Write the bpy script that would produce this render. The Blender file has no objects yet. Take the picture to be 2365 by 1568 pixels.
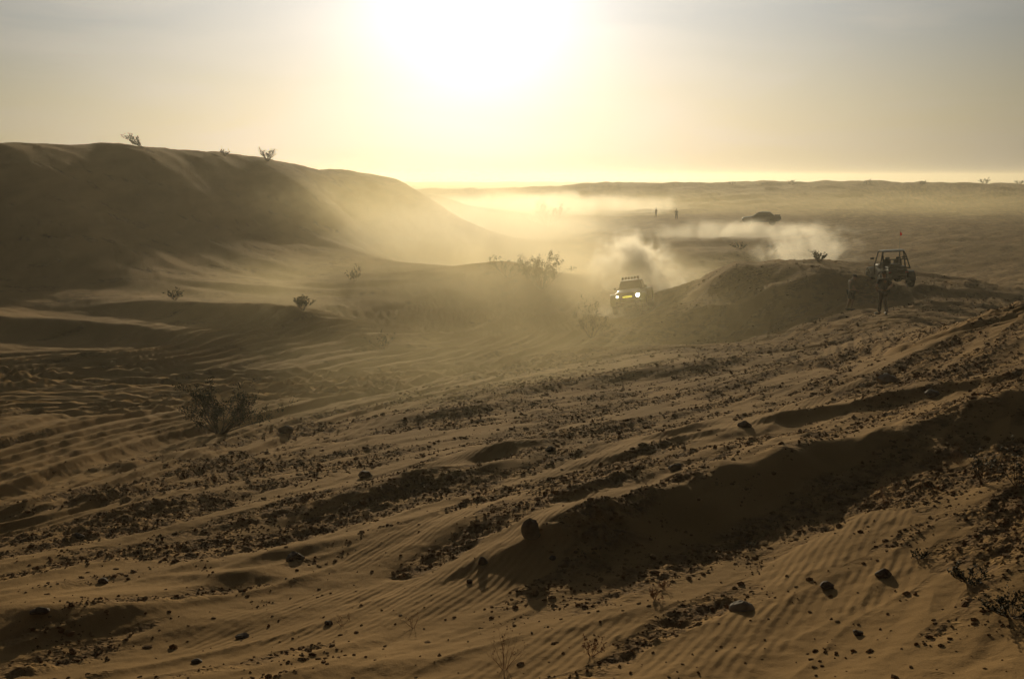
import bpy, bmesh, math, random
import numpy as np
from mathutils import Vector, Matrix, Euler

# ------------------------------------------------------------------ camera, light, sky
R = math.radians
scene = bpy.context.scene
scene.render.resolution_x, scene.render.resolution_y = 1024, 678
CAMZ = 9.0
PITCH = 8.15
FPX = 1138.0
cd = bpy.data.cameras.new("camera"); cam = bpy.data.objects.new("camera", cd)
scene.collection.objects.link(cam)
cam.location = (0, 0, CAMZ); cam.rotation_euler = (R(90 - PITCH), 0, 0)
cd.sensor_width = 36; cd.lens = 36 * FPX / 1024; cd.clip_start = 0.1; cd.clip_end = 20000
scene.camera = cam

SUN_EL, SUN_AZ = 8.7, -1.8            # degrees; azimuth measured from +Y towards +X
sdir = Vector((math.sin(R(SUN_AZ)) * math.cos(R(SUN_EL)), math.cos(R(SUN_AZ)) * math.cos(R(SUN_EL)), math.sin(R(SUN_EL))))
sl = bpy.data.lights.new("sun", 'SUN'); sun = bpy.data.objects.new("sun", sl)
scene.collection.objects.link(sun)
sun.location = (0, 0, 60)
sun.rotation_euler = sdir.to_track_quat('Z', 'Y').to_euler()
sl.energy = 5.0; sl.angle = R(0.55); sl.color = (1.0, 0.84, 0.56)

world = bpy.data.worlds.new("World"); scene.world = world; world.use_nodes = True
wt = world.node_tree; wn = wt.nodes; wl = wt.links; wn.clear()
def wnode(t, **k):
    n = wn.new(t)
    for a, b in k.items(): setattr(n, a, b)
    return n
def wmath(op, a, b=None, c=None, clamp=False):
    n = wnode('ShaderNodeMath', operation=op, use_clamp=clamp)
    for i, v in enumerate((a, b, c)):
        if v is None: continue
        if hasattr(v, 'is_output'): wl.new(v, n.inputs[i])
        else: n.inputs[i].default_value = v
    return n.outputs[0]
out = wnode('ShaderNodeOutputWorld')
sky = wnode('ShaderNodeTexSky', sky_type='NISHITA', sun_disc=False, sun_elevation=R(SUN_EL),
            sun_rotation=R(SUN_AZ), altitude=50, air_density=1.0, dust_density=2.0, ozone_density=1.0)
bgs = wnode('ShaderNodeBackground'); bgs.inputs[1].default_value = 0.05
wl.new(sky.outputs[0], bgs.inputs[0])
geo = wnode('ShaderNodeTexCoord')
dot = wnode('ShaderNodeVectorMath', operation='DOT_PRODUCT'); dot.inputs[1].default_value = sdir
wl.new(geo.outputs['Generated'], dot.inputs[0])
ang = wmath('MULTIPLY', wmath('ARCCOSINE', wmath('MINIMUM', dot.outputs['Value'], 0.999999)), 57.2958)  # degrees from the sun
def lobe(width, power, amp):          # amp * exp(-(ang/width)^power)
    return wmath('MULTIPLY', wmath('EXPONENT', wmath('MULTIPLY', wmath('POWER', wmath('DIVIDE', ang, width), power), -1.0)), amp)
sep = wnode('ShaderNodeSeparateXYZ'); wl.new(geo.outputs['Generated'], sep.inputs[0])
# thin high cloud: streaks of a noise squeezed along elevation
mapn = wnode('ShaderNodeMapping'); mapn.inputs['Scale'].default_value = (2.6, 1.0, 14.0)
mapn.inputs['Rotation'].default_value = (0, R(9), 0)
wl.new(geo.outputs['Generated'], mapn.inputs[0])
nz = wnode('ShaderNodeTexNoise'); nz.inputs['Scale'].default_value = 1.7; nz.inputs['Detail'].default_value = 5; nz.inputs['Distortion'].default_value = 0.6
wl.new(mapn.outputs[0], nz.inputs['Vector'])
cr = wnode('ShaderNodeMapRange'); cr.inputs['From Min'].default_value = 0.40; cr.inputs['From Max'].default_value = 0.62
wl.new(nz.outputs[0], cr.inputs[0])
# dusty lower air: cream towards the horizon, pale grey-blue higher up
el = wnode('ShaderNodeMapRange', interpolation_type='SMOOTHSTEP'); el.inputs['From Min'].default_value = 0.03; el.inputs['From Max'].default_value = 0.15
wl.new(sep.outputs['Z'], el.inputs[0])
elc = wnode('ShaderNodeMix', data_type='RGBA')
elc.inputs['A'].default_value = (0.84, 0.76, 0.50, 1)
elc.inputs['B'].default_value = (0.56, 0.61, 0.60, 1)
wl.new(el.outputs[0], elc.inputs['Factor'])
cl = wnode('ShaderNodeMix', data_type='RGBA')
cl.inputs['B'].default_value = (0.85, 0.80, 0.68, 1)
wl.new(wmath('MULTIPLY', cr.outputs[0], 0.6), cl.inputs['Factor']); wl.new(elc.outputs['Result'], cl.inputs['A'])
back = wmath('ADD', lobe(32, 1.9, 1.55), 0.010)      # the dusty air is brightest round the sun
bgd = wnode('ShaderNodeBackground'); wl.new(cl.outputs['Result'], bgd.inputs[0]); wl.new(back, bgd.inputs[1])
glow = wmath('ADD', lobe(4.6, 1.5, 1.6), lobe(17.0, 1.9, 0.62))
bgg = wnode('ShaderNodeBackground'); bgg.inputs[0].default_value = (0.96, 0.99, 1.08, 1); wl.new(glow, bgg.inputs[1])
a1 = wnode('ShaderNodeAddShader')
wl.new(bgd.outputs[0], a1.inputs[0]); wl.new(bgg.outputs[0], a1.inputs[1])
mixs = wnode('ShaderNodeMixShader'); mixs.inputs[0].default_value = 0.78      # the dust veils most of the clear sky
wl.new(bgs.outputs[0], mixs.inputs[1]); wl.new(a1.outputs[0], mixs.inputs[2]); wl.new(mixs.outputs[0], out.inputs[0])

vs = scene.view_settings
vs.view_transform = 'Standard'; vs.look = 'None'; vs.exposure = -0.94; vs.gamma = 1.0; vs.use_curve_mapping = False
cy = scene.cycles
cy.use_denoising = True
cy.max_bounces = 4; cy.diffuse_bounces = 2; cy.glossy_bounces = 2; cy.transmission_bounces = 3; cy.transparent_max_bounces = 10
cy.volume_bounces = 0; cy.volume_step_rate = 0.45; cy.volume_max_steps = 256
cy.sample_clamp_indirect = 3.0

HAZE_DENSITY = 0.00055
HAZE_G = 0.60

# ------------------------------------------------------------------ noise
rng = np.random.RandomState(7)
_P = rng.permutation(4096).astype(np.int32)
_P2 = np.concatenate([_P, _P])
_A = rng.rand(4096) * 2 * np.pi
_GX, _GY = np.cos(_A), np.sin(_A)
def gn(x, y, seed=0):
    x = x + seed * 17.13; y = y - seed * 9.71
    xi = np.floor(x).astype(np.int64); yi = np.floor(y).astype(np.int64)
    xf = x - xi; yf = y - yi
    u = xf * xf * xf * (xf * (xf * 6 - 15) + 10); v = yf * yf * yf * (yf * (yf * 6 - 15) + 10)
    def g(ix, iy, fx, fy):
        h = _P2[(_P2[ix & 4095] + iy) & 4095]
        return _GX[h] * fx + _GY[h] * fy
    a = g(xi, yi, xf, yf); b = g(xi + 1, yi, xf - 1, yf)
    c = g(xi, yi + 1, xf, yf - 1); d = g(xi + 1, yi + 1, xf - 1, yf - 1)
    return (a + (b - a) * u + (c - a) * v + (a - b - c + d) * u * v) * 1.5
def fbm(x, y, o=3, seed=0, gain=0.5):
    s = 0; a = 1.0
    for i in range(o):
        s = s + a * gn(x * 2 ** i, y * 2 ** i, seed + i * 3.7); a *= gain
    return s
def ss(a, b, x):
    t = np.clip((x - a) / (b - a), 0, 1); return t * t * (3 - 2 * t)

# ------------------------------------------------------------------ photograph rays -> places in the world
K = 1024 / 2365.0
def ray(X, Y):
    """X, Y on a 2365 x 1568 view of the photograph -> lateral and vertical slope per metre of +Y"""
    u, v = X * K, Y * K
    a = (u - 512) / FPX; b = (339 - v) / FPX; p = R(PITCH)
    dy = math.cos(p) + b * math.sin(p); dz = -math.sin(p) + b * math.cos(p)
    return a / dy, dz / dy
# (X, Y, distance) of ground seen there
CP = [
 (0,1568,8.6),(600,1568,8.4),(1180,1568,8.0),(1800,1568,7.5),(2365,1568,7.0),
 (0,1300,13.5),(600,1300,13),(1180,1300,12),(1800,1300,10.8),(2365,1300,9.3),
 (0,1100,22),(600,1100,20),(1180,1100,17),(1800,1100,14.5),(2365,1100,12.2),
 (0,1000,28),(600,1000,27.5),(1180,1000,23.5),(1800,1000,18.5),(2365,1000,14.4),
 (0,880,38),(350,880,40),(700,870,42),(1180,900,35),(1500,900,31),(1800,900,25),(2100,900,20.5),(2365,900,17.5),
 (0,800,46),(400,790,49),(1000,800,55),(1300,790,56),(1600,800,47),(1850,800,42),(2050,800,33),(2365,800,21.5),
 (0,700,56),(350,700,59),(700,700,62),(1000,700,68),(1300,720,68),(1460,716,70),(1700,720,62),(1960,717,55),(2045,728,47),(2150,720,51),(2365,692,29),
 (0,620,63),(300,640,66),(600,630,78),(930,604,96),(1170,606,82),(1170,695,72),
 (0,470,71),(300,480,82),(600,500,99),(850,520,124),
 (0,335,80),(165,347,86),(330,353,94),(500,362,106),(620,370,119),(710,385,133),(800,393,150),(870,405,168),(930,428,192),(990,450,225),
 (1690,628,66),(1800,604,70),(1900,600,71),(2000,610,70),(2100,636,67),(2220,662,64),(2060,662,64),
 (1500,574,112),(1640,571,114),(1760,577,112),
 (1500,530,165),(1750,518,170),(2200,515,172),(1520,503,222),(2200,560,120),
 (1200,560,150),(1000,530,200),(1250,490,290),(1600,470,320),(2200,470,300),
 (980,440,430),(1150,438,450),(1250,433,450),(1400,425,450),(1600,423,460),(1900,421,450),(2150,423,440),(2365,428,430),
]
pts = []
for X, Y, D in CP:
    t, s = ray(X, Y); pts.append((t * D, D, s * D))
def hidden(X, D, z):
    t, _ = ray(X, 700); pts.append((t * D, D, z))
for X, D, z in [(2365,42,-5.6),(2365,60,-6.6),(0,110,-3.5),(0,160,-7),(330,130,-3.5),(330,190,-8),(620,160,-3.5),(620,230,-8),(800,195,-3.5),(800,270,-8),(930,240,-6),
                (930,118,-8.4),(1170,96,-8.8),(1690,86,-8.6),(1850,90,-8.6),(2100,88,-8.6),(1500,132,-8.8),(1750,132,-8.6),
                (2365,90,-7.8),(2365,600,-9),(1900,620,-9),(1400,640,-10),(1000,650,-10),(500,500,-9),(0,500,-9)]:
    hidden(X, D, z)
# ground near the camera, beside and behind the view
for az, D, z in [(0,.5,-1.7),(0,3,-2.3),(-25,4.5,-2.6),(25,4.5,-2.4),(-60,3,-1.9),(60,3,-1.6),(-60,12,-3.5),(60,12,-1.8),(-60,35,-5),(60,35,-2.5),(-60,80,1),(60,80,-4),
                 (-45,60,-3),(-45,85,3.2),(-45,140,-3),(45,60,-5),(45,150,-7),(45,350,-5),(-45,350,-8),(0,1000,-12),(-30,1000,-12),(30,1000,-12),(0,2200,-13),(-40,2200,-13),(40,2200,-13),(0,4500,-14)]:
    pts.append((math.sin(R(az)) * D, math.cos(R(az)) * D, z))
pts = np.array(pts)
def warp(x, y):
    return np.arctan2(x, np.maximum(y, 1e-3)) * 2.2, np.log(np.hypot(x, y) + 2.0)
def tps_k(d2): return np.where(d2 > 1e-12, 0.5 * d2 * np.log(np.maximum(d2, 1e-12)), 0.0)
pa, pb = warp(pts[:, 0], pts[:, 1]); n = len(pts)
Kmat = tps_k((pa[:, None] - pa) ** 2 + (pb[:, None] - pb) ** 2) + np.eye(n) * 2e-4
Pm = np.stack([np.ones(n), pa, pb], 1)
sysm = np.block([[Kmat, Pm], [Pm.T, np.zeros((3, 3))]])
W = np.linalg.solve(sysm, np.concatenate([pts[:, 2], np.zeros(3)]))
def tps(x, y):
    a, b = warp(x, y)
    r = W[n] + W[n + 1] * a + W[n + 2] * b
    for i in range(n):
        r = r + W[i] * tps_k((a - pa[i]) ** 2 + (b - pb[i]) ** 2)
    return r
def Hcoarse(x, y):
    x = np.asarray(x, float); y = np.asarray(y, float)
    az = np.abs(np.arctan2(x, y)); D = np.hypot(x, y)
    z = tps(x, np.maximum(y, 0.05))
    zb = -1.7 - 2.5 * ss(4, 60, D) - 6 * ss(60, 900, D) + 1.2 * gn(x / 40, y / 40, 9) * ss(5, 60, D)
    m = ss(R(48), R(75), az)
    m = np.maximum(m, ss(1800, 2500, D))
    zf = np.where(D > 1500, -12.6, zb)
    near = 1 - ss(0.5, 4.5, D)
    z = z * (1 - m) + zf * m
    return z * (1 - near) + (-1.7 - 0.22 * D) * near

def hit(X, Y, H, dmin=3.0, dmax=900.0):
    t, s = ray(X, Y)
    D = np.exp(np.linspace(math.log(dmin), math.log(dmax), 3000))
    h = H(t * D, D); below = (s * D <= h)
    i = int(np.argmax(below)) if below.any() else len(D) - 1
    return t * D[i], D[i], float(h[i])

# ------------------------------------------------------------------ land forms placed on the coarse ground
def poly_sd(x, y, P):
    """signed distance (positive on the left of the line) and length along a polyline"""
    best = np.full(x.shape, 1e9); sgn = np.zeros(x.shape); par = np.zeros(x.shape); L = 0.0
    for (x0, y0), (x1, y1) in zip(P[:-1], P[1:]):
        dx, dy = x1 - x0, y1 - y0; ll = math.hypot(dx, dy)
        t = np.clip(((x - x0) * dx + (y - y0) * dy) / ll ** 2, 0, 1)
        qx, qy = x - x0 - t * dx, y - y0 - t * dy; d = np.hypot(qx, qy)
        m = d < best
        best = np.where(m, d, best); sgn = np.where(m, np.sign(dx * qy - dy * qx), sgn); par = np.where(m, L + t * ll, par)
        L += ll
    return best * sgn, par, L
def smooth_line(P, k=6):
    P = [P[0]] + list(P) + [P[-1]]; o = []
    for i in range(1, len(P) - 2):
        p0, p1, p2, p3 = map(np.array, (P[i - 1], P[i], P[i + 1], P[i + 2]))
        for j in range(k):
            t = j / k
            o.append(tuple(0.5 * ((2 * p1) + (-p0 + p2) * t + (2 * p0 - 5 * p1 + 4 * p2 - p3) * t * t + (-p0 + 3 * p1 - 3 * p2 + p3) * t ** 3)))
    o.append(tuple(P[-2])); return o
def ground_line(L, dmin=3.0):
    return smooth_line([hit(X, Y, Hcoarse, dmin)[:2] for X, Y in L], 4)

# hummocks: X, Y of the crest, half length, half width, height, azimuth of the long axis
HUM = [
 (1200,1052,1.6,.45,.26,62),(1010,962,3.2,.9,.30,60),(1060,1110,1.8,.55,.20,55),(870,1080,2.0,.6,.10,60),
 (640,1290,1.1,.35,.17,62),(520,1345,0.9,.28,.12,100),(90,1455,1.5,.7,.34,80),(860,1545,1.1,.35,.10,80),
 (1830,690,7.0,2.8,1.05,85),(1560,765,5,2.0,.30,70),(1330,890,4.0,1.1,.32,60),(1640,850,4.0,1.2,.35,62),
 (1950,830,5,1.1,.38,60),(430,725,6,1.6,.5,95),(650,740,5,1.3,.38,85),(150,770,6,1.5,.6,95),(250,830,4,1.2,.30,95),
 (880,795,5,1.2,.30,95),(600,670,5,1.4,.35,80),(760,660,4,1.3,.3,80),(320,1060,2.2,.5,.14,60),(120,1170,2.5,.6,.2,70),
 (420,1160,3.0,.6,.16,62),(1450,985,2.0,.45,.16,55),(1600,1000,2.0,.4,.16,50),(1340,1255,.9,.3,.13,50),(1160,1310,.8,.26,.12,60),
 (1500,1120,2.2,.4,.16,50),(1750,1010,2.4,.4,.16,50),(1300,1180,1.6,.3,.11,50),(2100,830,3.0,.6,.2,50),(2200,870,2.6,.5,.2,50),
 (720,1180,2.0,.5,.12,60),(1110,625,7,2.4,.2,80),(900,590,9,3,.5,80),
]
HUMW = []
for X, Y, a, b, h, az in HUM:
    x, y, _ = hit(X, Y, Hcoarse); HUMW.append((x, y, a, b, h * (0.65 if y < 45 else 1.0), R(az)))
BERM = ground_line([(1090,1372),(1180,1335),(1280,1290),(1450,1215),(1600,1155),(1800,1095),(2000,1045),(2200,990),(2365,945),(2600,880)])
BERM2 = ground_line([(1280,1090),(1500,1060),(1750,1000),(1950,960),(2150,925),(2365,890),(2600,850)])
BERM3 = ground_line([(760,1215),(900,1150),(1060,1090),(1180,1055),(1270,1078)])
TRK = ground_line([(-200,1190),(0,1120),(250,1040),(450,985),(620,945),(850,895),(1050,850),(1250,795),(1400,745),(1470,705)])
TRK2 = ground_line([(-250,860),(0,875),(300,885),(600,880),(850,872),(1100,850)])
TRK3 = ground_line([(-200,960),(0,925),(200,925),(400,915),(600,900),(800,885)])
TRK4 = ground_line([(1090,712),(980,738),(860,745),(700,760),(520,800),(350,840),(100,850),(-150,870)])
TRK5 = ground_line([(1250,830),(1500,800),(1700,790),(1900,780),(2100,745),(2300,715)])
AZ = R(40)
def prof1(s, seed):                   # rut pattern across a track, wheel-wide furrows
    return np.clip(gn(s * 2.3, s * 0 + 3.3, seed) + 0.5 * gn(s * 5.1, s * 0 + 1.1, seed + 2), -0.8, 0.8)
def pebble_mask(x, y):
    s = x * math.sin(AZ) + y * math.cos(AZ); c = x * math.cos(AZ) - y * math.sin(AZ)
    return fbm(s / 4.5 + 0.4 * gn(x, y, 5), c / 1.1, 3, 21) + 0.16 - 1.1 * ripple_mask(x, y) - 0.5 * ss(15, 9, np.hypot(x, y) + x * 1.0 + 2)
RIPPLE = [(hit(X, Y, Hcoarse)[:2], a, b) for X, Y, a, b in
          [(960, 1390, 1.3, .9), (1130, 1330, 1.2, .7), (1000, 1235, 1.6, .45), (1330, 1225, 1.6, .4), (1780, 975, 3.4, .6), (1450, 1050, 3.0, .5), (1080, 1075, 2.2, .5),
           (2030, 1330, 1.0, .4), (1700, 1470, 1.2, .5), (1300, 1500, 1.1, .5), (750, 1420, 1.4, .8), (1950, 1240, 1.4, .5)]]
def ripple_mask(x, y):
    m = np.zeros(x.shape)
    for (px, py), a, b in RIPPLE:
        dx, dy = x - px, y - py; u = dx * math.sin(AZ) + dy * math.cos(AZ); v = dx * math.cos(AZ) - dy * math.sin(AZ)
        m = np.maximum(m, np.exp(-(u / a) ** 2 - (v / b) ** 2))
    return ss(.25, .6, m + 0.25 * gn(x / 1.2, y / 1.2, 55) + 0.12 * gn(x / .35, y / .35, 56))
def near_side(x, y):                  # 1 on the stony slope on the camera's side of the wheel tracks
    return ss(0.5, 4.0, -poly_sd(x, y, TRK)[0] + 1.2 * gn(x / 3, y / 3, 44))
def detail(x, y):
    D = np.hypot(x, y)
    z = np.zeros(x.shape)
    s = x * math.sin(AZ) + y * math.cos(AZ); c = x * math.cos(AZ) - y * math.sin(AZ)
    fg = (1 - ss(34, 60, D)) * (0.12 + 0.88 * near_side(x, y))
    far = ss(40, 70, D)
    # rolling sand further off
    z += far * 0.42 * (1 - .6 * ss(-4, -30, x + 0.10 * (y - 90)) * (1 - ss(200, 260, D))) * fbm(x / 17, y / 11, 3, 1) * (0.5 + ss(150, 500, D) * 2.2)
    z += far * 0.13 * fbm(x / 5.5, y / 3.4, 3, 4)
    z += ss(6, 14, x) * ss(40, 52, D) * (1 - ss(90, 110, D)) * (0.05 * fbm(x / .8, y / .8, 4, 36, .6) + 0.09 * fbm(x / 2.6, y / 1.8, 3, 38))
    # furrowed flank of the big dune: long soft gullies running down and to the right
    az2 = R(118); s2 = x * math.sin(az2) + y * math.cos(az2); c2 = x * math.cos(az2) - y * math.sin(az2)
    dune = ss(-4, -30, x + 0.10 * (y - 90)) * ss(58, 75, D) * (1 - ss(200, 260, D))
    z += dune * (0.24 * gn(s2 / 30, c2 / 9, 31) + 0.08 * fbm(s2 / 16, c2 / 3.2, 3, 33))
    # wind and wheel streaked foreground
    z += fg * (0.04 * fbm(s / 5.5, c / 1.3, 3, 11) + 0.012 * fbm(s / 1.6, c / 0.42, 3, 13))
    ridg = 1 - np.abs(fbm(s / 4.2, c / 0.95, 2, 17))
    z += fg * 0.030 * (np.clip(ridg, 0, 1) ** 3 - 0.4)
    z += fg * (0.006 + 0.032 * ss(-.1, 0.5, pebble_mask(x, y))) * fbm(x / 0.24, y / 0.24, 4, 15, .6)
    z += (1 - fg) * 0.035 * fbm(x / 1.6, y / 0.9, 4, 16, .6) * (1 - ss(120, 300, D))
    for (hx, hy, a, b, h, az) in HUMW:
        dx, dy = x - hx, y - hy
        u = dx * math.sin(az) + dy * math.cos(az); v = dx * math.cos(az) - dy * math.sin(az)   # v > 0: camera side
        m = (np.abs(u) < 4 * a) & (np.abs(v) < 8 * b)
        if not m.any(): continue
        um, vm = u[m], v[m]
        vm = vm + 0.35 * b * gn(um / a * 1.3, vm * 0, hx)
        side = np.where(vm > 0, 0.75, 1.9)
        z[m] += h * np.exp(-(um / a) ** 2) * np.exp(-np.abs(vm / (b * side)) ** 1.7)
    # long berm whose camera side lies in shade
    sd, par, L = poly_sd(x, y, BERM)
    sd = sd + 0.22 * gn(par / 1.1, par * 0, 61)
    A = ss(0.0, 2.6, par) * (0.33 + 0.10 * gn(par / 2.5, par * 0, 60) + 0.05 * gn(par / 0.5, par * 0, 68))
    z += A * np.where(sd > 0, np.exp(-(sd / 2.2) ** 1.3), np.exp(-(np.abs(sd) / 0.75) ** 1.5)) - ss(0, 3, par) * 0.16 * np.exp(-((sd + 1.6) / 1.1) ** 2)
    for BB, am, w in ((BERM2, .20, .25), (BERM3, .16, .22)):
        sd, par, L = poly_sd(x, y, BB)
        sd = sd + 0.18 * gn(par / 0.9, par * 0, 63)
        z += am * ss(0, 1.5, par) * ss(0, 1.5, L - par) * (0.7 + 0.6 * gn(par / 1.7, par * 0, 66)) * np.where(sd > 0, np.exp(-(sd / 1.1) ** 1.3), np.exp(-(np.abs(sd) / w) ** 1.6))
    # wheel tracks
    for i, (T, w, am) in enumerate(((TRK, 4.6, .17), (TRK2, 2.6, .22), (TRK3, 2.4, .20), (TRK4, 3.6, .22), (TRK5, 3.4, .13))):
        sd, par, L = poly_sd(x, y, T)
        m = np.abs(sd) < w * 1.6
        if not m.any(): continue
        sm, pm = sd[m], par[m]
        wob = sm + 0.35 * gn(pm / 7.0, sm / 5, 70 + i) + 0.04 * gn(pm / 2.0, sm / 2, 75 + i)
        f = (1 - ss(w * .55, w * 1.6, np.abs(sm)))
        z[m] += f * (am * prof1(wob, 80 + i) + 0.008 * np.sin(pm * 30 + 4 * sm) * (prof1(wob, 80 + i) < -.2) - 0.05)
    return z
def H(x, y):
    x = np.asarray(x, float); y = np.asarray(y, float)
    return Hcoarse(x, y) + detail(x, y)
def place(X, Y, dmin=3.0):
    x, y, z = hit(X, Y, H, dmin)
    return Vector((x, y, z + CAMZ))
def gz(x, y): return float(H(np.array([x]), np.array([y]))[0]) + CAMZ

# ------------------------------------------------------------------ helpers
col = scene.collection
def mat(name, color, rough=0.9, metal=0.0, noise=0.0, scale=8.0, bump=0.0, emit=None, emit_s=0.0, color2=None, spec=0.3):
    m = bpy.data.materials.new(name); m.use_nodes = True
    nt = m.node_tree; b = nt.nodes['Principled BSDF']
    b.inputs['Base Color'].default_value = (*color, 1); b.inputs['Roughness'].default_value = rough
    b.inputs['Metallic'].default_value = metal; b.inputs['Specular IOR Level'].default_value = spec
    if emit: b.inputs['Emission Color'].default_value = (*emit, 1); b.inputs['Emission Strength'].default_value = emit_s
    if noise or bump:
        tc = nt.nodes.new('ShaderNodeTexCoord'); nn = nt.nodes.new('ShaderNodeTexNoise')
        nn.inputs['Scale'].default_value = scale; nn.inputs['Detail'].default_value = 6
        nt.links.new(tc.outputs['Object'], nn.inputs['Vector'])
        if noise:
            mx = nt.nodes.new('ShaderNodeMix'); mx.data_type = 'RGBA'
            mx.inputs['A'].default_value = (*color, 1)
            mx.inputs['B'].default_value = (*(color2 or tuple(c * (1 - noise) for c in color)), 1)
            rr = nt.nodes.new('ShaderNodeMapRange'); rr.inputs['From Min'].default_value = .35; rr.inputs['From Max'].default_value = .65
            nt.links.new(nn.outputs[0], rr.inputs[0]); nt.links.new(rr.outputs[0], mx.inputs['Factor'])
            nt.links.new(mx.outputs['Result'], b.inputs['Base Color'])
        if bump:
            bp = nt.nodes.new('ShaderNodeBump'); bp.inputs['Distance'].default_value = bump
            nt.links.new(nn.outputs[0], bp.inputs['Height']); nt.links.new(bp.outputs[0], b.inputs['Normal'])
    return m
def mesh_np(name, V, Q, material=None, smooth=True):
    V = np.asarray(V, np.float32); Q = np.asarray(Q, np.int32); k = Q.shape[1]
    me = bpy.data.meshes.new(name)
    me.vertices.add(len(V)); me.vertices.foreach_set('co', V.ravel())
    me.loops.add(Q.size); me.loops.foreach_set('vertex_index', Q.ravel())
    me.polygons.add(len(Q)); me.polygons.foreach_set('loop_start', np.arange(0, Q.size, k, dtype=np.int32))
    me.polygons.foreach_set('use_smooth', np.full(len(Q), smooth))
    me.update(calc_edges=True)
    if material: me.materials.append(material)
    return me
def link(name, me, parent=None, loc=None):
    o = bpy.data.objects.new(name, me); col.objects.link(o)
    if parent: o.parent = parent
    if loc is not None: o.location = loc
    return o
def tag(o, label=None, cat=None, group=None, kind=None):
    for k, v in (('label', label), ('category', cat), ('group', group), ('kind', kind)):
        if v: o[k] = v
    return o

# ------------------------------------------------------------------ ground sheet (finer towards the camera's side, coarse elsewhere)
def build_ground():
    half = R(31)
    dense = np.linspace(-half, half, 1130)
    side = np.linspace(half, 2 * np.pi - half, 130)[1:-1]
    th = np.concatenate([dense, side]); NT = len(th)
    rr = np.concatenate([np.geomspace(.25, 5.6, 44)[:-1], np.geomspace(5.6, 60, 580)[:-1], np.geomspace(60, 600, 250)[:-1], np.geomspace(600, 2600, 28)])
    NR = len(rr)
    T, D = np.meshgrid(th, rr)
    x = (np.sin(T) * D).ravel(); y = (np.cos(T) * D).ravel()
    z = np.empty(x.shape); step = 120000
    for i in range(0, len(x), step): z[i:i + step] = H(x[i:i + step], y[i:i + step])
    V = np.stack([x, y, z + CAMZ], 1)
    V = np.concatenate([V, [[0, 0, gz(0., 0.01)]]])
    j = np.arange(NT); jn = (j + 1) % NT
    i = np.arange(NR - 1)
    a = (i[:, None] * NT + j); b = (i[:, None] * NT + jn); c = ((i[:, None] + 1) * NT + jn); d = ((i[:, None] + 1) * NT + j)
    Q = np.stack([a, b, c, d], -1).reshape(-1, 4)[:, ::-1]
    me = mesh_np('ground', V, Q)
    pm = pebble_mask(V[:, 0], V[:, 1]) * 1.0
    pm = pm - 0.6 * (1 - near_side(V[:, 0], V[:, 1]))
    at = me.attributes.new('stony', 'FLOAT', 'POINT')
    at.data.foreach_set('value', pm.astype(np.float32))
    ar = me.attributes.new('rippled', 'FLOAT', 'POINT'); ar.data.foreach_set('value', ripple_mask(V[:, 0], V[:, 1]).astype(np.float32))
    o = link('ground', me); tag(o, kind='structure')
    o['label'] = 'pale brown desert sand with wheel tracks, ripples and dunes'
    return o, V[:-1].reshape(NR, NT, 3)

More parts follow.
